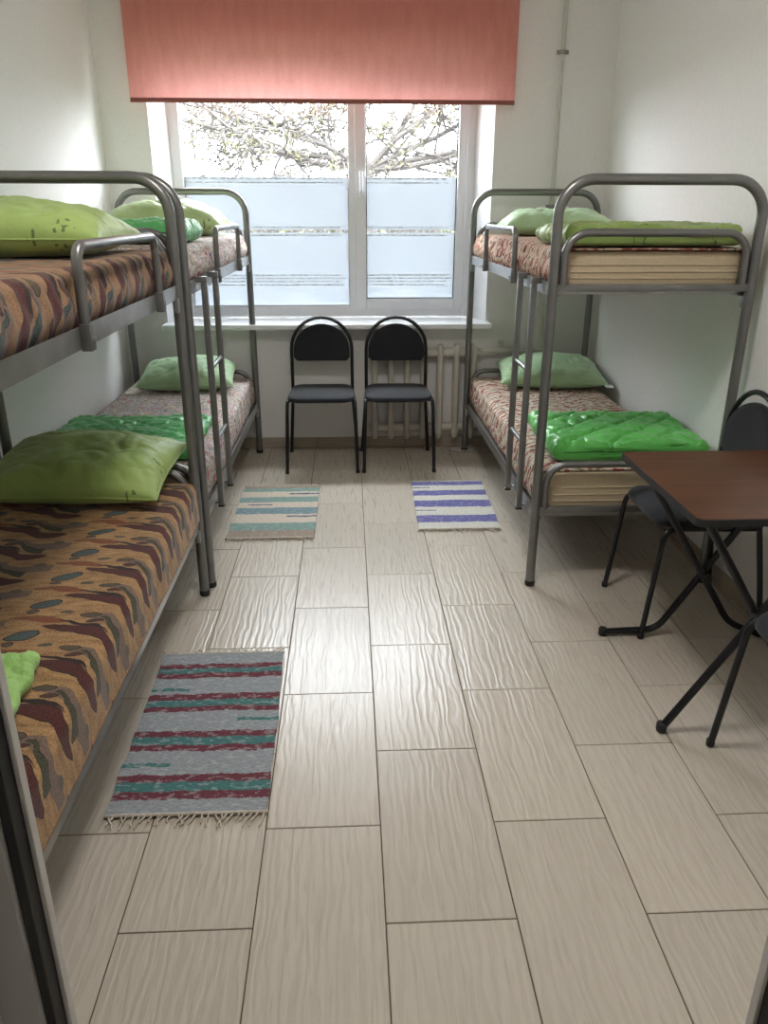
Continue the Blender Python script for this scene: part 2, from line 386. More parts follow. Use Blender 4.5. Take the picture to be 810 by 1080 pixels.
def link_mesh(name, me, parent=None, loc=(0, 0, 0)):
    o = bpy.data.objects.new(name, me); COL.objects.link(o); o.location = loc
    if parent is not None: o.parent = parent
    return o
def mk(mb, mat, smooth=True, bevel=0, seg=2, angle=35):
    me = bpy.data.meshes.new('mesh'); me.from_pydata([tuple(v) for v in mb.v], [], mb.f)
    bm = bmesh.new(); bm.from_mesh(me)
    bmesh.ops.recalc_face_normals(bm, faces=bm.faces)
    if bevel:
        ed = [e for e in bm.edges if len(e.link_faces) == 2 and e.calc_face_angle(0) > R(30)]
        bmesh.ops.bevel(bm, geom=ed, offset=bevel, segments=seg, profile=.6, affect='EDGES', clamp_overlap=True)
    for f in bm.faces: f.smooth = smooth
    if smooth:
        for e in bm.edges:
            if len(e.link_faces) == 2 and e.calc_face_angle(0) > R(angle): e.smooth = False
    bm.to_mesh(me); bm.free()
    if mb.uv:
        uvl = me.uv_layers.new(name='UVMap')
        for lp in me.loops: uvl.data[lp.index].uv = mb.uv[lp.vertex_index]
    me.materials.append(MAT[mat]); return me
def obj(name, mb, mat, parent=None, origin=None, smooth=True, bevel=0, seg=2, angle=35):
    if origin is not None:
        o_ = Vector(origin); mb.v = [v-o_ for v in mb.v]
    return link_mesh(name, mk(mb, mat, smooth, bevel, seg, angle), parent, origin or (0, 0, 0))
def tag(o, label, cat, group=None):
    o['label'] = label; o['category'] = cat
    if group: o['group'] = group
    return o
def thing(name, label, cat, loc, rz=0, group=None):
    o = bpy.data.objects.new(name, None); COL.objects.link(o); o.empty_display_size = .1
    o.location = loc; o.rotation_euler = (0, 0, rz); return tag(o, label, cat, group)
def struct(o): o['kind'] = 'structure'; return o
def copy_tree(o, parent=None):
    c = o.copy(); COL.objects.link(c); c.parent = parent
    for ch in list(o.children): copy_tree(ch, c)
    return c
def nz(x, y, z=0.0): return noise.noise(Vector((x, y, z)))

# ------------------------------------------------------------------ room shell
XL, XR, YF, YB, ZC = -1.49, 1.52, -2.12, 2.292, 2.95
floor = struct(obj('floor', MB().box(XL-.1, XR+.1, YF-.1, YB+.3, -.12, -.0025), 'grout', origin=(0, 0, -.0025), smooth=False))
full = {}
g = .0016
for ci in range(math.floor((XL)/.3), math.ceil(XR/.3)):
    x0, x1 = max(ci*.3, XL)+g, min(ci*.3+.3, XR)-g
    if x1-x0 < .012: continue
    ph = .3 if ci % 2 == 0 else 0.0
    for ri in range(-8, 9):
        y0, y1 = max(ri*.6+ph, YF)+g, min(ri*.6+ph+.6, YB)-g
        if y1-y0 < .02: continue
        key = (round(x1-x0, 3), round(y1-y0, 3))
        if key not in full:
            full[key] = mk(MB().box(-key[0]/2, key[0]/2, -key[1]/2, key[1]/2, -.010, 0), 'tile', False, .0012, 1)
        t = link_mesh('tile', full[key], floor, ((x0+x1)/2, (y0+y1)/2, .0025))

WT = .36
OX0, OX1, OZ0, OZ1 = -1.216, .823, .80, 2.38
struct(obj('wall_left', MB().box(XL-.15, XL, YF-.1, YB+WT, -.1, ZC+.1), 'wall', origin=(XL-.15, 0, 0), smooth=False))
struct(obj('wall_right', MB().box(XR, XR+.15, YF-.1, YB+WT, -.1, ZC+.1), 'wall', origin=(XR+.15, 0, 0), smooth=False))
wb = MB()
wb.box(XL, OX0, YB, YB+WT, -.1, ZC); wb.box(OX1, XR, YB, YB+WT, -.1, ZC)
wb.box(OX0, OX1, YB, YB+WT, -.1, OZ0); wb.box(OX0, OX1, YB, YB+WT, OZ1, ZC)
struct(obj('wall_back', wb, 'wall', origin=(0, YB, 0), smooth=False))
DX0, DX1, DZ = -.50, .53, 2.1
wf = MB()
wf.box(XL, DX0, YF-.12, YF, -.1, ZC); wf.box(DX1, XR, YF-.12, YF, -.1, ZC); wf.box(DX0, DX1, YF-.12, YF, DZ, ZC)
struct(obj('wall_front', wf, 'wall', origin=(0, YF, 0), smooth=False))
struct(obj('ceiling', MB().box(XL-.15, XR+.15, YF-.12, YB+WT, ZC, ZC+.15), 'ceiling', origin=(0, 0, ZC), smooth=False))
# corridor behind the doorway, where the photographer stands
CY0, CY1 = -4.3, YF-.12
struct(obj('floor_corridor', MB().box(-1.7, 1.7, CY0, CY1+.02, -.12, 0), 'tile', origin=(0, -3, 0), smooth=False))
struct(obj('ceiling_corridor', MB().box(-1.7, 1.7, CY0-.1, CY1, 2.7, 2.85), 'ceiling', origin=(0, -3, 2.7), smooth=False))
cw = MB(); cw.box(-1.8, -1.7, CY0-.1, CY1, -.1, 2.85); cw.box(1.7, 1.8, CY0-.1, CY1, -.1, 2.85); cw.box(-1.8, 1.8, CY0-.2, CY0, -.1, 2.85)
struct(obj('wall_corridor', cw, 'corridor', origin=(0, CY0, 0), smooth=False))

# splayed window reveals
for i, poly in enumerate([[(OX0, YB), (OX0+.066, 2.525), (OX0, 2.525)], [(OX1, YB), (OX1, 2.525), (OX1-.078, 2.525)]]):
    struct(obj('trim_%d' % (i+1), MB().prism(poly, OZ0, OZ1), 'reveal', origin=(poly[0][0], YB, OZ0), smooth=False))
# skirting tiles
def skirt(name, along, a0, a1, fixed, phase):
    base = None; k = math.floor((a0-phase)/.6)
    while k*.6+phase < a1:
        s0, s1 = max(a0, k*.6+phase)+g, min(a1, k*.6+phase+.6)-g; k += 1
        if s1-s0 < .02: continue
        if base is None:
            b = MB()
            if along == 'x': b.box(a0, a1, fixed+.004, fixed+.009, 0.0025, .072)
            else: b.box(fixed-.0025, fixed+.0025, a0, a1, .0025, .072)
            base = struct(obj(name, b, 'grout', smooth=False))
        b = MB()
        if along == 'x': b.box(s0, s1, fixed-.001, fixed+.0075, .003, .075)
        else: b.box(fixed-.0045, fixed+.0045, s0, s1, .003, .075)
        obj('tile', b, 'skirt', base, smooth=False, bevel=.001, seg=1)
skirt('baseboard_back', 'x', XL, XR, YB-.009, -.29)
skirt('baseboard_left', 'y', YF, YB-.01, XL+.005, .1)
skirt('baseboard_right', 'y', YF, YB-.01, XR-.005, .1)

# door frame
df = struct(obj('door_1', MB().box(DX0, DX1, YF-.12, YF, DZ-.07, DZ), 'jamb', origin=(0, YF, 0), smooth=False, bevel=.004))
for s, xi in ((-1, -.41), (1, .438)):
    xo = DX0 if s < 0 else DX1
    for nm, a, b, ya, yb, mt, bv in (('jamb', xi+s*.017, xo, -.034, 0, 'jamb', .004), ('jamb_step', xi+s*.062, xo, -.12, -.034, 'jamb', .006),
                                     ('gasket', xi+s*.0055, xi+s*.017, -.031, -.004, 'black_plastic', .002), ('jamb_lip', xi, xi+s*.0055, -.008, .006, 'jamb_lip', .0015)):
        a, b = sorted((a, b))
        obj(nm, MB().box(a, b, ya, yb, .003, DZ-.07), mt, df, smooth=False, bevel=bv)

# ------------------------------------------------------------------ window
FY0, FY1, GY = 2.52, 2.59, 2.55
WX0, WX1, WZ0, WZ1 = -1.152, .748, .845, 2.38
fr = MB()
fr.box(WX0, WX0+.066, FY0, FY1, WZ0, WZ1); fr.box(WX1-.055, WX1, FY0, FY1, WZ0, WZ1)
fr.box(WX0+.066, WX1-.055, FY0, FY1, WZ0, WZ0+.068); fr.box(WX0+.066, WX1-.055, FY0, FY1, WZ1-.06, WZ1)
fr.box(-.052, -.010, FY0, FY1, WZ0+.068, WZ1-.06)
win = struct(obj('window_1', fr, 'pvc', origin=(0, FY0, WZ0), smooth=False, bevel=.004))
O = (0, -FY0, -WZ0)
def wpart(name, mb, mat, par=win, **kw):
    o = obj(name, mb, mat, par, smooth=kw.pop('smooth', False), **kw); 
    if par is win: o.location = O
    return o
sx0, sx1, sz0, sz1 = -.012, WX1-.048, WZ0+.045, WZ1-.05
sa = MB(); sw = .070
sa.box(sx0, sx0+sw, FY0-.014, FY1-.01, sz0, sz1); sa.box(sx1-sw+.012, sx1, FY0-.014, FY1-.01, sz0, sz1)
sa.box(sx0+sw, sx1-sw+.012, FY0-.014, FY1-.01, sz0, sz0+sw); sa.box(sx0+sw, sx1-sw+.012, FY0-.014, FY1-.01, sz1-sw, sz1)
sash = wpart('sash', sa, 'pvc', bevel=.006)
panes = [(WX0+.066, -.052, WZ0+.068, WZ1-.06), (sx0+sw, sx1-sw+.012, sz0+sw, sz1-sw)]
SL = [(1.383, .019)]
PR = [1.697, 1.674, 1.407, 1.359, 1.110, 1.090, 1.070, 1.048]
rng = random.Random(5)
for (a, b, c, d) in panes:
    wpart('pane', MB().box(a-.01, b+.01, GY, GY+.004, c-.01, d+.01), 'glass')
    bead = MB()                                     # dark rubber seal round the glass
    for q in ((a, a+.006, c, d), (b-.006, b, c, d), (a, b, c, c+.006), (a, b, d-.006, d)):
        bead.box(q[0], q[1], GY-.008, GY-.001, q[2], q[3])
    wpart('glazing_seal', bead, 'black_plastic' if a > 0 else 'jamb')
    ztop = 1.706
    for zc, hh in SL + [(c, 0.0)]:
        wpart('film_strip', MB().box(a+.004, b-.004, GY-.0016, GY-.0004, zc+hh/2, ztop), 'film'); ztop = zc-hh/2
    dm = MB()
    for zc, hh in SL:
        x = a+.004
        while x < b-.03:
            ln = rng.uniform(.006, .035)
            if hh > .01:
                z0 = zc-hh/2+rng.uniform(0, .5)*hh
                dm.box(x, x+ln*.5, GY-.0016, GY-.0004, z0, z0+rng.uniform(.15, .45)*hh)
            x += ln+rng.uniform(.0, .022)
    wpart('film_flakes', dm, 'film')['kind'] = 'stuff'
    dm = MB()
    for zc in PR:
        x = a+.006
        while x < b-.05:
            ln = rng.uniform(.012, .045)
            dm.box(x, x+ln, GY-.0022, GY-.0018, zc-.0035, zc+.0035)
            x += ln+rng.uniform(.004, .022)
    wpart('film_print', dm, 'film_print')['kind'] = 'stuff'
hd = MB(); hd.box(.016, .040, FY0-.024, FY0-.013, 1.585, 1.655)
hb = wpart('handle', hd, 'pvc', bevel=.004)
hl = MB().tube(fillet([(.028, FY0-.02, 1.62), (.028, FY0-.052, 1.62), (.028, FY0-.052, 1.735)], .015), .0095, 10)
obj('lever', hl, 'pvc', hb)
hg = MB(); hg.lathe([(.008, 0), (.008, .07)], 10, (sx1+.006, FY0-.012, sz0-.02)); hg.lathe([(.008, 0), (.008, .05)], 10, (sx1+.006, FY0-.012, 2.2))
wpart('hinge', hg, 'pvc', smooth=True)
# sill board
sl = tag(obj('window_sill', MB().box(-1.228, .846, 2.155, 2.528, .808, .842), 'pvc', origin=(-.19, 2.292, .808), smooth=True, bevel=.012, seg=4), 'white plastic sill board under the window', 'window sill')
sl['kind'] = 'structure'; del sl['category']

# roller blind
bl = thing('roller_blind', 'coral red fabric roller blind covering the top of the window', 'blind', (-.184, 2.2, 2.08))
nb = MB(); NX, NZ = 60, 12
for j in range(NZ+1):
    for i in range(NX+1):
        x = -1.10+2.20*i/NX; z = .016+(.56)*j/NZ
        nb.v.append(Vector((x, .002*sin(i*.35)*(1-j/NZ)+.0015*nz(i*.2, j*.3), z)))
nb.f = [(j*(NX+1)+i, j*(NX+1)+i+1, (j+1)*(NX+1)+i+1, (j+1)*(NX+1)+i) for j in range(NZ) for i in range(NX)]
obj('fabric', nb, 'blind', bl)
obj('bottom_bar', MB().box(-1.10, 1.10, -.006, .006, 0, .024), 'blind_bar', bl, smooth=True, bevel=.004)
obj('tube', MB().tube([(-1.11, .016, .60), (1.11, .016, .60)], .022, 16), 'housing', bl)
for sx in (-1, 1): obj('bracket', MB().box(sx*1.115-.004, sx*1.115+.004, -.02, .092, .565, .64), 'housing', bl, smooth=False, bevel=.002)

# ------------------------------------------------------------------ radiator, pipes
RY = 2.230
rad = thing('radiator', 'cream cast iron sectional radiator under the window sill', 'radiator', (.42, RY, .1))
sp = .107
for k in range(7):
    b = MB(); x = .10+k*sp-.42
    for yy in (-.026, .026):
        b.tube([(x, yy, .02), (x, yy, .57)], .020, 10)
        b.box(x-.010, x+.010, -.026, .026, .03, .56)
    b.tube([(x, -.030, -.004), (x, .03, -.004)], .017, 8); b.tube([(x, -.030, .592), (x, .03, .592)], .015, 8)
    b.lathe([(.005, .565), (.024, .57), (.020, .592), (.006, .606)], 10, (x, -.026, 0))
    b.lathe([(.006, -.018), (.020, -.005), (.026, .02), (.021, .05)], 10, (x, -.026, 0))
    obj('section', b, 'radiator', rad)
for z in (.055, .55):
    obj('manifold', MB().tube([(-.36, 0, z), (.375, 0, z)], .030, 12), 'radiator', rad)
pp = thing('heating_pipe', 'thin pale heating riser pipe in the corner by the right bunk', 'pipe', (1.19, 2.25, .003))
obj('riser', MB().tube([(0, 0, 0), (0, 0, 2.946)], .0135, 12), 'pipe', pp)
obj('supply_branch', MB().tube(fillet([(0, 0, .655), (-.36, -.018, .655), (-.385, -.020, .650)], .03), .0125, 10), 'pipe', pp)
obj('return_branch', MB().tube(fillet([(0, 0, .155), (-.36, -.018, .155), (-.385, -.020, .155)], .03), .0125, 10), 'pipe', pp)
vv = MB(); vv.tube([(-.30, -.015, .655), (-.24, -.012, .655)], .020, 10); vv.tube([(-.27, -.0135, .655), (-.27, -.0135, .70)], .008, 8); vv.lathe([(.018, .70), (.02, .705), (.018, .725)], 8, (-.27, -.0135, 0))
obj('valve', vv, 'pipe', pp)
for z in (2.355, 1.53):
    c = MB(); c.tube([(0, 0, z-.012), (0, 0, z+.012)], .018, 14); c.box(-.034, -.016, -.006, .006, z-.010, z+.010); c.box(.016, .034, -.006, .006, z-.010, z+.010); c.box(-.005, .005, .012, .04, z-.006, z+.006)
    obj('clamp', c, 'clamp', pp)
cb = [(.62+.05*cos(a*.9)+.012*a, 2.17+.03*sin(a*.9), .009+.003*abs(sin(a))) for a in [i*.35 for i in range(22)]]
tag(obj('cable', MB().tube(cb, .005, 8), 'cable', origin=(.7, 2.17, 0)), 'pale coiled cable on the floor under the radiator', 'cable')

# ------------------------------------------------------------------ unseen fill lamp added on the ceiling to brighten the near floor
def mat_fill_lamp():
    k = NT('fill_lamp_diffuser'); e = k.n('Emission'); e.inputs[0].default_value = (1.0, .96, .915, 1); e.inputs[1].default_value = 38.0
    k.link(e.outputs[0], k.out.inputs[0]); return k.m
MAT['lamp'] = mat_fill_lamp()
lp = thing('added_fill_lamp', 'round fill lamp added on the ceiling, out of view', 'lamp', (0.0, -.95, ZC))
obj('rim', MB().lathe([(.20, -.003), (.235, -.006), (.235, -.05), (.225, -.055), (.222, -.05), (.20, -.02)], 40), 'pvc', lp)
obj('diffuser', MB().lathe([(.221, -.03), (.221, -.052), (.19, -.066), (.12, -.075), (.02, -.078)], 40), 'lamp', lp)

# ------------------------------------------------------------------ bunk beds
def bunk(name, label, xf, sx, y0, L, ladder, guard, Wd=.755):
    t = thing(name, label, 'bunk bed', (xf, y0, 0), 0, 'grey metal bunk beds')
    def P(x, y, z): return (sx*x, y, z)
    def box(mb, x0, x1, ya, yb, z0, z1):
        a, b = sorted((sx*x0, sx*x1)); return mb.box(a, b, ya, yb, z0, z1)
    for y in (0, L):
        e = obj('end_frame', MB().tube(fillet([P(0, y, .012), P(0, y, 1.612), P(Wd, y, 1.612), P(Wd, y, .012)], .125, 10), .0195, 16), 'metal', t)
        for x in (0, Wd):
            obj('foot_cap', MB().lathe([(.0205, .0), (.0215, .004), (.0215, .020), (.0205, .022)], 16, (sx*x, y, .003)), 'black_plastic', e)
        for zr in (1.24, .352):
            obj('cross_bar', box(MB(), .015, Wd-.015, y-.011, y+.011, zr-.016, zr+.010), 'metal', t, bevel=.003)
            obj('end_hoop', MB().tube(fillet([P(.036, y, zr), P(.036, y, zr+.192), P(Wd-.036, y, zr+.192), P(Wd-.036, y, zr)], .085, 8), .0145, 12), 'metal', t)
    for zr in (1.205, .300):
        for x, d in ((0, 1), (Wd, -1)):
            m = MB(); a, b = x-d*.004, x
            box(m, min(a, b), max(a, b), .018, L-.018, zr, zr+.050)
            box(m, min(x, x+d*.034), max(x, x+d*.034), .018, L-.018, zr, zr+.004)
            rail = obj('side_rail', m, 'metal_rail', t, smooth=False)
            for yy in (.030, L-.030):
                m = MB(); box(m, x-.010, x+.010, yy-.014, yy+.012, zr-.045, zr+.004)
                obj('corner_bracket', m, 'metal_rail', rail, bevel=.003)
        obj('bed_base', box(MB(), .005, Wd-.005, .03, L-.03, zr+.006, zr+.020), 'metal_rail', t, smooth=False)
    g0, g1 = guard
    gr = obj('guard_rail', MB().tube(fillet([P(-.014, g0, 1.212), P(-.014, g0, 1.43), P(-.014, g1, 1.43), P(-.014, g1, 1.212)], .045, 6), .0125, 12), 'metal', t)
    for yy in (g0, g1):
        m = MB(); box(m, -.029, -.004, yy-.017, yy+.017, 1.200, 1.262)
        obj('bracket', m, 'metal', gr, bevel=.003)
        obj('bolt', MB().tube([P(-.027, yy, 1.228), P(-.035, yy, 1.228)], .007, 8), 'bolt', gr)
    if ladder:
        la, lb = ladder; xs = -.030
        ld = obj('ladder', MB().tube([P(xs, la+.01, .895), P(xs, lb-.01, .895)], .0095, 10), 'metal', t)
        obj('rung', MB().tube([P(xs, la+.01, .585), P(xs, lb-.01, .585)], .0095, 10), 'metal', ld)
        for yy in (la, lb):
            m = MB(); box(m, xs-.0125, xs+.0125, yy-.0125, yy+.0125, .29, 1.238)
            obj('stile', m, 'metal', ld, bevel=.004)
            m = MB(); box(m, xs-.0135, xs+.0135, yy-.0135, yy+.0135, .284, .294)
            obj('end_cap', m, 'black_plastic', ld, bevel=.003)
            for q in ((.006, .012, 1.238, 1.262), (.002, .010, .300, .308)):
                m = MB(); box(m, xs-.012, q[0], yy-q[1], yy+q[1], q[2], q[3])
                obj('hook', m, 'metal', ld, bevel=.002)
    return t
B_L = dict(xf=-.684, sx=-1, y0=-1.855, L=1.99)
B_2 = dict(xf=-.668, sx=-1, y0=.212, L=1.968)
B_R = dict(xf=.700, sx=1, y0=.170, L=1.99)
bunk('bunk_bed', 'grey tube bunk bed nearest the door, with brown patterned bedspreads', **B_L, ladder=None, guard=(.905, 1.655))
bunk('bunk_bed', 'grey tube bunk bed in the window corner on the left, with paisley bedspreads', **B_2, ladder=(.225, .50), guard=(.685, 1.435))
bunk('bunk_bed', 'grey tube bunk bed along the right wall, behind the brown table', **B_R, ladder=(.18, .43), guard=(.66, 1.42))

# ------------------------------------------------------------------ mattresses and bedspreads
def mattress(label, bed, z0, th):
    xf, sx, y0, L = bed['xf'], bed['sx'], bed['y0'], bed['L']
    t = thing('mattress', label, 'mattress', (xf+sx*.378, y0+L/2, z0), 0, 'mattresses on the bunks')
    hw, hl = .350, L/2-.030
    obj('core', MB().box(-hw, hw, -hl, hl, 0, th), 'mattress', t, bevel=.030, seg=4)
    for s in (-1, 1):
        for z in (.30, .47, .64):
            obj('stitch_line', MB().tube([(-hw+.02, s*(hl+.0005), th*z+.004*nz(z*9, s)), (0, s*(hl+.001), th*z+.004*nz(z*7, s+3)), (hw-.02, s*(hl+.0005), th*z)], .0035, 6), 'mattress', t)
    return t
ZU, ZLo, TH, THL = 1.2275, .3225, .140, .172
def spread(name_label, bed, ztop, zb, mat, seed, ya=.012, yb=.012, side_amp=.006, top_amp=.004, bulge=.012, out=.0, gather=34):
    """draped cloth: path across the bed from the wall edge over the top, round the front edge and down the front side"""
    xf, sx, y0, L = bed['xf'], bed['sx'], bed['y0'], bed['L']
    path = []; r = .034; xin, xout = .735, .016-out       # distances from the front post line, wall side to front
    n1 = 40
    path += [(.738, ztop-.05, 0), (.737, ztop-.02, 0)]
    for i in range(n1+1): path.append((.728+(xout+r-.728)*i/n1, ztop, 0))
    for i in range(1, 9):
        a = pi/2*i/8; path.append((xout+r-r*sin(a), ztop-r+r*cos(a), i/8))
    n2 = 16; zs = ztop-r
    for i in range(1, n2+1):
        f = i/n2; path.append((xout-bulge*sin(pi*f)+(.006*f if out == 0 else -.004*f), zs+(zb-zs)*f, 1))
    us = [0.0]
    for i in range(1, len(path)): us.append(us[-1]+math.hypot(path[i][0]-path[i-1][0], path[i][1]-path[i-1][1]))
    NY = int(L/.016); m = MB(); m.uv = []; ny = len(path)
    ys, ye = .028-ya+.0, L-.028+yb
    for j in range(NY+1):
        y = ys+(ye-ys)*j/NY
        for i, (x, z, sd) in enumerate(path):
            big = nz(x*4+seed, y*4, z*4); f2 = nz(x*14+seed*2, y*9, seed)
            fold = sin(y*gather*2*pi/2.0+3*nz(y*2.2, seed)+1.5*nz(y*7, seed, z*3))*(.5+.5*nz(y*3, seed*3))
            d = top_amp*(big+.6*f2)*(1-sd)+sd*(side_amp*fold+.004*big)
            a = sd*pi/2
            nx_, nz_ = -sin(a), cos(a)
            px, pz = x+nx_*d, z+nz_*(abs(d) if not sd else d)
            if sd == 1 and i == ny-1: pz += .004*fold
            m.v.append(Vector((sx*px, y, pz))); m.uv.append((us[i], y))
    m.f = [(j*ny+i, j*ny+i+1, (j+1)*ny+i+1, (j+1)*ny+i) for j in range(NY) for i in range(ny-1)]
    org = Vector((sx*.38, L/2, ztop)); m.v = [v-org for v in m.v]
    o = link_mesh('bedspread', mk(m, mat, True, angle=80), None, (xf+org.x, y0+org.y, org.z))
    # outward normals
    bm = bmesh.new(); bm.from_mesh(o.data)
    up_ = sum(f.normal.z*f.calc_area() for f in bm.faces)
    if up_ < 0: bmesh.ops.reverse_faces(bm, faces=bm.faces)
    bm.to_mesh(o.data); bm.free()
    s = o.modifiers.new('cloth', 'SOLIDIFY'); s.thickness = .006; s.offset = -1
    return tag(o, name_label, 'bedspread', 'bedspreads on the bunks')
for nm, bd in (('left bunk by the door', B_L), ('left bunk by the window', B_2), ('right bunk', B_R)):
    for lv, z in (('upper', ZU), ('lower', ZLo)):
        mattress('beige ticking mattress on the %s berth of the %s' % (lv, nm), bd, z, TH if z > 1 else THL)
spread('brown tapestry bedspread on the upper berth nearest the door', B_L, ZU+TH+.008, 1.238, 'brown_up', 1.3, side_amp=.007, bulge=.016, gather=30)
spread('brown tapestry bedspread with maroon and olive motifs on the lower berth nearest the door', B_L, ZLo+THL+.010, .350, 'brown_low', 4.1, side_amp=.003, out=.028, bulge=.0, gather=14, yb=.0)
spread('paisley bedspread on the upper left berth by the window', B_2, ZU+TH+.008, 1.238, 'floral', 7.7, side_amp=.006, bulge=.016)
spread('paisley bedspread on the lower left berth by the window', B_2, ZLo+THL+.010, .325, 'floral', 9.2, side_amp=.005, bulge=.006, gather=18)
spread('pinkish zigzag bedspread on the upper right berth', B_R, ZU+TH+.008, 1.238, 'zigzag_up', 11.9, side_amp=.008, bulge=.018, gather=40)
spread('red and cream zigzag bedspread on the lower right berth', B_R, ZLo+THL+.010, .338, 'zigzag', 13.5, ya=-.02, side_amp=.004, bulge=.006, gather=20)

# ------------------------------------------------------------------ pillows and quilts
def pillow(label, c, w, d, h, mat, seed, rz=0, rx=0, ry=0, wr=1.0):
    """c is the centre of the underside"""
    t = thing('pillow', label, 'pillow', c, 0, 'green pillows')
    t.rotation_euler = (rx, ry, rz)
    m = MB(); N = 72; zb = -.30*h
    def pt(s, q, top):
        px = w/2*s*(1-.055*(1-q*q)*s*s); py = d/2*q*(1-.07*(1-s*s)*q*q)
        e = max(0, (1-abs(s)**2.4)*(1-abs(q)**2.4)); hh = h*.70*e**.46
        edge = (1-e)
        rad_ = math.atan2(q, s)
        rip = .0095*wr*edge*e**.35*(nz(rad_*5.5+seed, edge*1.2, seed)+.6*nz(rad_*12+seed*2, edge*2, 5))
        wx, wy = px+.03*nz(px*6, py*6, seed+9), py+.03*nz(px*6+7, py*6, seed)
        cr1 = max(0, 1-abs(nz(wx*6+seed, wy*9, 1))*6); cr2 = max(0, 1-abs(nz(wx*13+seed, wy*10, 4))*5)
        lump = wr*1.35*(.012*nz(px*5+seed, py*5, seed)+.006*nz(px*13+seed, py*13, 2)-.0075*cr1-.004*cr2)*e**.5
        if top: z = hh+rip+lump
        else: z = max(-hh*.6, zb+.03*h*nz(px*9, py*9, seed))
        return Vector((px, py, z-zb))
    for top in (1, 0):
        o = len(m.v)
        for j in range(N+1):
            for i in range(N+1):
                s = sin((2*i/N-1)*pi/2)*.6+(2*i/N-1)*.4; q = sin((2*j/N-1)*pi/2)*.6+(2*j/N-1)*.4
                m.v.append(pt(s, q, top))
        m.f += [(o+j*(N+1)+i, o+j*(N+1)+i+1, o+(j+1)*(N+1)+i+1, o+(j+1)*(N+1)+i) for j in range(N) for i in range(N)]
    me = mk(m, mat, True, angle=180); bm = bmesh.new(); bm.from_mesh(me)
    bmesh.ops.remove_doubles(bm, verts=bm.verts, dist=.0004); bmesh.ops.recalc_face_normals(bm, faces=bm.faces); bm.to_mesh(me); bm.free()
    link_mesh('cover', me, t)
    loop = []
    for s, q in [(-1+2*i/24, -1) for i in range(24)]+[(1, -1+2*i/24) for i in range(24)]+[(1-2*i/24, 1) for i in range(24)]+[(-1, 1-2*i/24) for i in range(25)]:
        v = pt(s, q, 1); loop.append(v)
    link_mesh('piping', mk(MB().tube(loop, .0035, 6, False), mat), t)
    return t
zu, zl = ZU+TH+.013, ZLo+THL+.015
pillow('plump lime green pillow on the upper berth nearest the door', (-1.10, -.26, zu), .70, .56, .165, 'pillow', 1.0, rz=.04)
pillow('lime green pillow with leaf print lying over the bed end on the lower berth', (-1.075, .055, zl+.028), .68, .50, .165, 'pillow', 2.2, rz=-.05, rx=R(7))
pillow('pale green pillow on the upper left berth by the window', (-1.06, 1.83, zu), .64, .50, .185, 'pillow_pale', 3.1, rz=.03)
pillow('mint green pillow on the lower left berth by the window', (-1.04, 1.93, zl+.018), .56, .42, .150, 'pillow_mint', 4.4, rz=.06, rx=R(6), wr=1.2)
pillow('pale green pillow on the upper right berth', (1.12, 1.86, zu), .62, .46, .150, 'pillow_mint', 5.5, rz=-.06)
plr = pillow('mint green pillow with a white tag on the lower right berth', (1.175, 1.92, zl+.018), .63, .44, .155, 'pillow_mint', 6.3, rz=-.10, rx=R(6), wr=1.2)

tg = obj('care_tag', MB().box(.292, .340, -.262, -.212, .040, .045), 'pvc', plr, bevel=.001)

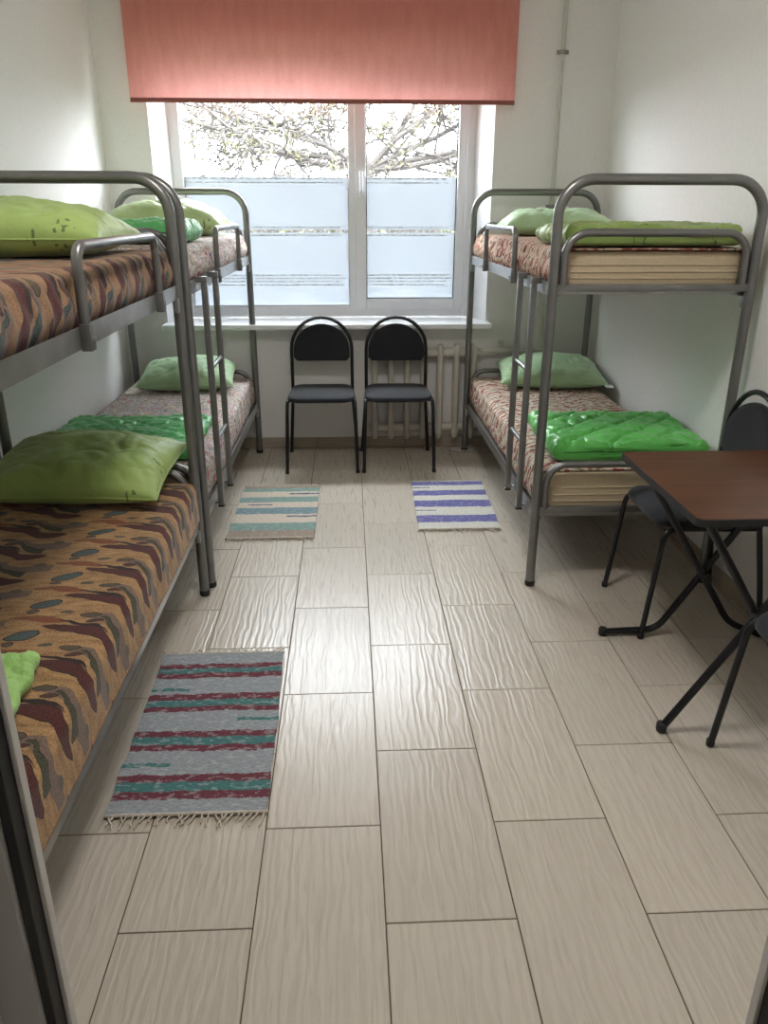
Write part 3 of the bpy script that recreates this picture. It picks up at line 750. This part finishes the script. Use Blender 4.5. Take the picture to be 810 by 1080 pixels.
def quilt(label, c, w, d, th, mat, seed, sx=1, layers=2, rz=0, cat='quilt', grp='folded green quilts', puff=.020, cell=.125, name='folded_quilt'):
    """folded quilt: ribbon of `layers` layers folded at its front side (sx*-1 x), extruded along y; c = underside centre"""
    lt = th/layers; prof = []          # closed outline in (x, z); front fold round
    hw = w/2; n = 64
    def run(x0, x1, z, k): return [(x0+(x1-x0)*i/k, z) for i in range(k)]
    if layers == 1:
        prof += run(-hw+lt/2, hw-lt/2, 0, n)
        prof += [(hw-lt/2+lt/2*sin(a), lt/2-lt/2*cos(a)) for a in [pi*i/8 for i in range(8)]]
        prof += run(hw-lt/2, -hw+lt/2, lt, n)
        prof += [(-hw+lt/2-lt/2*sin(a), lt/2+lt/2*cos(a)) for a in [pi*i/8 for i in range(8)]]
    else:
        H = th/2; gp = .004
        prof += run(-hw+H, hw-lt/2, 0, n)
        prof += [(hw-lt/2+lt/2*sin(a), lt/2-gp/2-(lt/2-gp/2)*cos(a)) for a in [pi*i/6 for i in range(6)]]
        prof += run(hw-lt/2, -hw+H*.9, lt-gp, n)
        prof += run(-hw+H*.9, hw-lt*.8, lt+gp*.5, n)
        prof += [(hw-lt*.8+lt/2*sin(a), lt+lt/2-(lt/2-gp/2)*cos(a)) for a in [pi*i/6 for i in range(6)]]
        prof += run(hw-lt*.8, -hw+H, th, n)
        prof += [(-hw+H-H*sin(a), H+H*cos(a)) for a in [pi*i/14 for i in range(14)]]
    NP = len(prof); NY = 64; m = MB()
    for j in range(NY+1):
        f = -1+2*j/NY; y = d/2*f; e = max(0, 1-abs(f)**8)**.5
        shr = .72+.28*e
        for i, (x, z) in enumerate(prof):
            zz = th/2+(z-th/2)*shr
            x2, y2 = x*.7071+y*.7071, x*.7071-y*.7071
            x2 += .012*nz(x*7+seed, y*7, 6); y2 += .012*nz(x*7, y*7+seed, 8)
            q = min(1, 2.6*min(abs(sin(pi*x2/cell)), abs(sin(pi*y2/cell))))**.6
            topness = min(1, max(0, (z-th*.45)/(th*.5)))
            px = x*(1+.012*nz(y*6, seed)) + (.008*nz(y*9, z*20, seed))
            py = y*(1+.02*nz(x*5, seed, z*8))+(.012*nz(x*10+seed, z*30, 1) if abs(f) > .9 else 0)
            pz = zz+topness*(puff*(q-.6)+.012*nz(x*6+seed, y*6, 3)+.006*nz(x*15+seed, y*22, 3)-.008*max(0, 1-5*abs(nz(x*13, y*20+seed, seed)))-.005*max(0, 1-5*abs(nz(x*24+3, y*14+seed, seed))))
            if z > .001 and topness < 1: px += -.004*sin(y*70+4*nz(y*8, seed)) * (1 if x < -hw+th else 0)
            m.v.append(Vector((sx*px, py, max(pz, 0) if z < .001 else pz)))
    m.f = [(j*NP+i, j*NP+(i+1) % NP, (j+1)*NP+(i+1) % NP, (j+1)*NP+i) for j in range(NY) for i in range(NP)]
    m.f += [tuple(range(NP-1, -1, -1)), tuple(NY*NP+i for i in range(NP))]
    me = mk(m, mat, True, angle=60)
    o = link_mesh(name, me, None, c); o.rotation_euler = (0, 0, rz)
    return tag(o, label, cat, grp)
quilt('olive lime folded quilt on the foot of the upper right berth', (1.085, .47, zu), .68, .50, .082, 'quilt_lime', 1.1, 1, 2, 0, puff=.006)
quilt('bright green folded quilt on the foot of the lower right berth', (1.135, .575, zl), .68, .56, .092, 'quilt_bright', 2.6, 1, 2, -.03)
quilt('emerald green quilt spread flat on the lower left berth by the window', (-1.085, .71, zl), .68, .62, .050, 'quilt_green', 3.7, -1, 1, 0, puff=.012)
quilt('emerald green rolled quilt on the upper left berth by the window', (-1.05, .78, zu), .66, .50, .085, 'quilt_green', 5.2, -1, 2, .03)
tw = quilt('small lime green folded towel near the door on the brown lower bedspread', (-.975, -1.36, zl), .40, .26, .055, 'towel', 8.8, -1, 2, .12, cat='towel', grp=None, puff=.004, cell=.05, name='folded_towel')

# ------------------------------------------------------------------ chairs
def rounded(poly, r, seg=5):
    pts = [Vector((x, y, 0)) for x, y in poly]; n = len(pts); out = []
    for i in range(n):
        f = fillet([pts[i-1], pts[i], pts[(i+1) % n]], r, seg); out += [(p.x, p.y) for p in f[1:-1]]
    return out
def cushion(outline, z0, z1, rnd=.010, dome=.006):
    """pad from a closed outline: bottom, rounded rim, gently domed top; returns MB in x,y,z"""
    cx = sum(p[0] for p in outline)/len(outline); cy = sum(p[1] for p in outline)/len(outline)
    rings = [(.90, z0), (.97, z0+.002), (1.0, z0+rnd), (1.0, z1-rnd), (.985, z1-rnd*.35), (.95, z1), (.75, z1+dome*.6), (.4, z1+dome), (.08, z1+dome)]
    m = MB(); n = len(outline)
    for s, z in rings: m.v += [Vector((cx+(x-cx)*s, cy+(y-cy)*s, z)) for x, y in outline]
    m.f = [(k*n+i, k*n+(i+1) % n, (k+1)*n+(i+1) % n, (k+1)*n+i) for k in range(len(rings)-1) for i in range(n)]
    m.f += [tuple(range(n-1, -1, -1)), tuple((len(rings)-1)*n+i for i in range(n))]
    return m
def make_chair():
    t = thing('chair', '', 'chair', (0, 0, 0), 0, 'black chairs')
    seat = cushion(rounded([(-.205, -.205), (.205, -.205), (.185, .195), (-.185, .195)], .075), .440, .470)
    for v in seat.v:
        if v.y < -.15: v.z -= (abs(v.y)-.15)*.16
    obj('seat', seat, 'seat', t, angle=50)
    # rounded back pad, curved about the sitter
    hw = .176; prof = []
    for i in range(25):
        a = pi*i/24; prof.append((hw*cos(a), .690+.158*sin(a)))
    prof += [(-hw, .645), (-hw+.02, .622), (hw-.02, .622), (hw, .645)]
    pad = cushion(prof, -.014, .012, .007, .003)
    for v in pad.v:
        x, zz, dd = v.x, v.y, v.z
        v.x, v.y, v.z = x, .166+(zz-.62)*.05+.016*(1-(x/hw)**2)-dd, zz
    obj('backrest', pad, 'seat', t, angle=50)
    r = .0105
    hoop = [(-.19, .168, .425)]+[(-.19, .170+.008*i/3, .50+.19*i/3) for i in range(4)]
    hoop += [(-.19*cos(pi*i/16), .178+.012*sin(pi*i/16), .695+.192*sin(pi*i/16)) for i in range(1, 16)]
    hoop += [(.19, .170+.008*(3-i)/3, .50+.19*(3-i)/3) for i in range(4)]+[(.19, .168, .425)]
    obj('back_frame', MB().tube(hoop, r, 12), 'black_metal', t)
    for s in (-1, 1):
        lf = obj('leg', MB().tube(fillet([(s*.216, -.228, .012), (s*.203, -.185, .442), (s*.19, .165, .432)], .05, 6), r, 12), 'black_metal', t)
        obj('foot_cap', MB().lathe([(.0115, 0), (.0125, .003), (.0125, .02), (.011, .022)], 12, (s*.2165, -.229, .003)), 'black_plastic', lf)
        lb = obj('leg', MB().tube([(s*.220, .228, .012), (s*.205, .20, .22), (s*.19, .168, .43)], r, 12), 'black_metal', t)
        obj('foot_cap', MB().lathe([(.0115, 0), (.0125, .003), (.0125, .02), (.011, .022)], 12, (s*.2205, .229, .003)), 'black_plastic', lb)
    for y in (-.12, .13): obj('seat_bar', MB().tube([(-.195, y, .430), (.195, y, .430)], .008, 8), 'black_metal', t)
    return t
ch0 = make_chair()
CH = [(-.236, 1.955, 0, 'black round-backed chair at the window, left of its twin'),
      (.234, 1.955, .0, 'black round-backed chair in front of the radiator'),
      (1.248, -.076, -pi/2, 'black round-backed chair tucked behind the brown table'),
      (1.236, -1.137, -pi/2, 'black chair at the right edge, its front leg beside the near table foot')]
for i, (x, y, a, lb) in enumerate(CH):
    c = ch0 if i == 0 else copy_tree(ch0)
    c.location = (x, y, 0); c.rotation_euler = (0, 0, a); c['label'] = lb

# ------------------------------------------------------------------ folding table
tb = thing('folding_table', 'brown laminate folding table with black crossed tube legs', 'table', (1.155, -.552, 0))
tx, ty = 1.155, -.552
out = rounded([(-.270, -.322), (.270, -.322), (.270, .317), (-.270, .317)], .022, 4)
m = MB().prism(out, .700, .7195)
obj('table_top', m, 'table', tb, smooth=False)
ring = MB(); n = len(out); o2 = [(x*1.012, y*1.011) for x, y in out]
for z, q in ((.697, out), (.697, o2), (.718, o2), (.7185, out)): ring.v += [Vector((x, y, z)) for x, y in q]
ring.f = [(k*n+i, k*n+(i+1) % n, (k+1)*n+(i+1) % n, (k+1)*n+i) for k in range(3) for i in range(n)]
obj('edge_trim', ring, 'black_plastic', tb)
LP = lambda x, y, z: (x-tx, y-ty, z)
r = .0125
def tleg(pts, fr): return obj('leg', MB().tube(fillet([LP(*p) for p in pts], fr, 6), r, 12), 'black_metal', tb)
yf, yn = -.284, -.845
l1 = tleg([(.886, yf+.022, .016), (1.085, yf+.014, .026), (1.395, yf-.006, .560), (1.398, yf-.006, .695)], .045)
l2 = tleg([(.940, yf-.024, .695), (1.340, yf-.024, .070), (1.470, yf-.024, .016)], .045)
l3 = tleg([(.888, yn, .016), (1.300, yn, .690)], .03)
l4 = tleg([(.935, yn+.024, .695), (1.340, yn+.024, .060), (1.470, yn+.024, .016)], .045)
for l, p in ((l1, (.884, yf+.022)), (l3, (.886, yn))):
    obj('foot_cap', MB().lathe([(.015, 0), (.0165, .004), (.0165, .026), (.013, .030)], 12, LP(p[0], p[1], .003)), 'black_plastic', l)
obj('pivot', MB().tube([LP(1.222, yf+.016, .265), LP(1.222, yf-.040, .265)], .016, 10), 'black_plastic', tb)
obj('pivot', MB().tube([LP(1.122, yn+.04, .395), LP(1.122, yn-.016, .395)], .016, 10), 'black_plastic', tb)
for x in (.95, 1.30): obj('support_bar', MB().tube([LP(x, yf-.02, .688), LP(x, yn+.02, .688)], .009, 8), 'black_metal', tb)

# ------------------------------------------------------------------ rugs
def rug(label, x0, x1, y0, y1, mat, seed, sk=0.0, rz=0.0, fr=26):
    w, d = x1-x0, y1-y0
    t = thing('rug', label, 'rug', ((x0+x1)/2, (y0+y1)/2, .003), rz, 'striped woven rugs')
    m = MB(); NX, NY = 26, 48
    for top in (1, 0):
        for j in range(NY+1):
            for i in range(NX+1):
                fx, fy = i/NX-.5, j/NY-.5
                x = fx*w*(1+.018*nz(fy*6, seed))+sk*fy+.006*nz(fy*9, seed+4); y = fy*d+.008*nz(fx*5, seed+2)
                b = .0015+.0025*max(0, nz(fx*5+seed, fy*7))
                m.v.append(Vector((x, y, (.007+b) if top else .0005)))
    st = NX+1; o2 = st*(NY+1)
    m.f = [(j*st+i, j*st+i+1, (j+1)*st+i+1, (j+1)*st+i) for j in range(NY) for i in range(NX)]
    m.f += [(o2+j*st+i, o2+(j+1)*st+i, o2+(j+1)*st+i+1, o2+j*st+i+1) for j in range(NY) for i in range(NX)]
    rim = [i for i in range(st)]+[j*st+NX for j in range(1, NY+1)]+[NY*st+i for i in range(NX-1, -1, -1)]+[j*st for j in range(NY-1, 0, -1)]
    m.f += [(rim[k], rim[(k+1) % len(rim)], rim[(k+1) % len(rim)]+o2, rim[k]+o2) for k in range(len(rim))]
    wv = obj('weave', m, mat, t)
    rg = random.Random(int(seed*100))
    for s in (-1, 1):
        f = MB()
        for k in range(fr):
            fx = (k+.5)/fr-.5; x = fx*w+sk*s*.5; y = s*d/2-s*.004
            L = rg.uniform(.028, .055); dx = rg.uniform(-.025, .025)
            pts = [(x, y, .006), (x+dx*.25, y+s*L*.35, .0055), (x+dx*.8+rg.uniform(-.006, .006), y+s*L*.7, .0035), (x+dx, y+s*L, .0030)]
            f.tube(fillet(pts, .006, 2), .0030, 5, True, .0018)
        f.tube([(-w/2+sk*s*.5, s*d/2, .006), (0+sk*s*.5, s*d/2, .0065), (w/2+sk*s*.5, s*d/2, .006)], .0045, 6)
        o = obj('fringe', f, 'fringe', t); o['kind'] = 'stuff'
    return t
rug('grey rug with maroon and teal stripes beside the bed nearest the door', -.738, -.308, -1.147, -.347, 'rug_grey', 1.7, -.018)
rug('beige rug with soft teal stripes on the floor left of the aisle', -.680, -.248, .712, 1.480, 'rug_beige', 3.3, .0)
rug('white rug with blue stripes beside the right bunk', .284, .700, .792, 1.536, 'rug_blue', 5.9, .02)

# ------------------------------------------------------------------ outside: lawn, tree, hedge
struct(obj('ground_outside', MB().box(-40, 40, YB+WT+.02, 80, -.9, -.7), 'lawn', origin=(0, 20, -.7), smooth=False))
tr = thing('tree', 'bare budding tree outside the window', 'tree', (.15, 5.4, -.7))
br = MB(); bd = MB(); rt = random.Random(21)
def grow(p, d, L, r, lvl):
    n = 5 if lvl < 3 else 4; pts = [p.copy()]; q = p.copy(); dd = d.normalized()
    for i in range(n):
        dd = (dd+Vector((rt.uniform(-1, 1), rt.uniform(-1, 1), rt.uniform(-.8, .8)))*.36).normalized()
        q = q+dd*(L/n); pts.append(q.copy())
    br.tube(pts, max(r, .0062), 6 if lvl < 2 else 4, False, max(r*.45, .0052))
    if lvl >= 3:
        for k in range(2):
            c = pts[rt.randint(1, n)]+Vector((rt.uniform(-1, 1), rt.uniform(-1, 1), rt.uniform(-1, 1)))*.025
            a = Vector((rt.uniform(-1, 1), rt.uniform(-1, 1), rt.uniform(-1, 1))).normalized(); b2 = a.orthogonal().normalized()
            s = rt.uniform(.011, .022)
            bd.add([c-a*s*1.6, c+b2*s*.6, c+a*s*1.6, c-b2*s*.6], [(0, 1, 2, 3)])
        return
    kids = (12, 6, 4)[lvl]
    for k in range(kids):
        f = rt.uniform(.12, 1.0); i = min(n-1, int(f*n)); b0 = pts[i].lerp(pts[i+1], f*n-i)
        side = Vector((rt.uniform(-1, 1), rt.uniform(-1, 1), rt.uniform(-.8, .8)))
        nd = (pts[i+1]-pts[i]).normalized()*.55+side*.85
        grow(b0, nd, L*rt.uniform(.28, .48), r*.40*(1.15-.4*f), lvl+1)
hub = Vector((0, 0, 2.58))
tk = MB().tube([(0.1, 0, -.02), (.05, .02, 1.2), (0, 0, 2.1), (0, 0, 2.62)], .13, 10, True, .055)
obj('trunk', tk, 'bark', tr)
for ang, el, L in ((178, 3, 2.3), (172, 14, 2.3), (190, 26, 2.1), (150, 38, 1.7), (110, 58, 1.3), (60, 52, 1.4), (25, 28, 1.9), (5, 12, 2.1), (-12, 24, 1.8), (2, 2, 1.8)):
    a, e = R(ang), R(el)
    grow(hub, Vector((cos(a)*cos(e), sin(a)*cos(e)*.6, sin(e))), L, .032, 0)
obj('branches', br, 'bark', tr)
o = obj('buds', bd, 'bud', tr, smooth=False); o['kind'] = 'stuff'
hg_ = thing('hedge', 'yellow-green hedge far across the yard outside', 'hedge', (0, 15, -.7))
hm = MB()
for k in range(8000):
    c = Vector((rt.uniform(-7, 7), rt.uniform(-.6, .6), 0)); hmax = 2.45+.25*nz(c.x*.8, 2); c.z = rt.uniform(.02, hmax)
    a = Vector((rt.uniform(-1, 1), rt.uniform(-1, 1), rt.uniform(-1, 1))).normalized(); b2 = a.orthogonal().normalized(); s = rt.uniform(.05, .11)
    hm.add([c-a*s, c+b2*s*.6, c+a*s, c-b2*s*.6], [(0, 1, 2, 3)])
o = obj('foliage', hm, 'hedge', hg_, smooth=False); o['kind'] = 'stuff'
obj('stems', MB().box(-6.9, 6.9, -.25, .25, 0, 2.1), 'bark', hg_, smooth=False, bevel=.1)
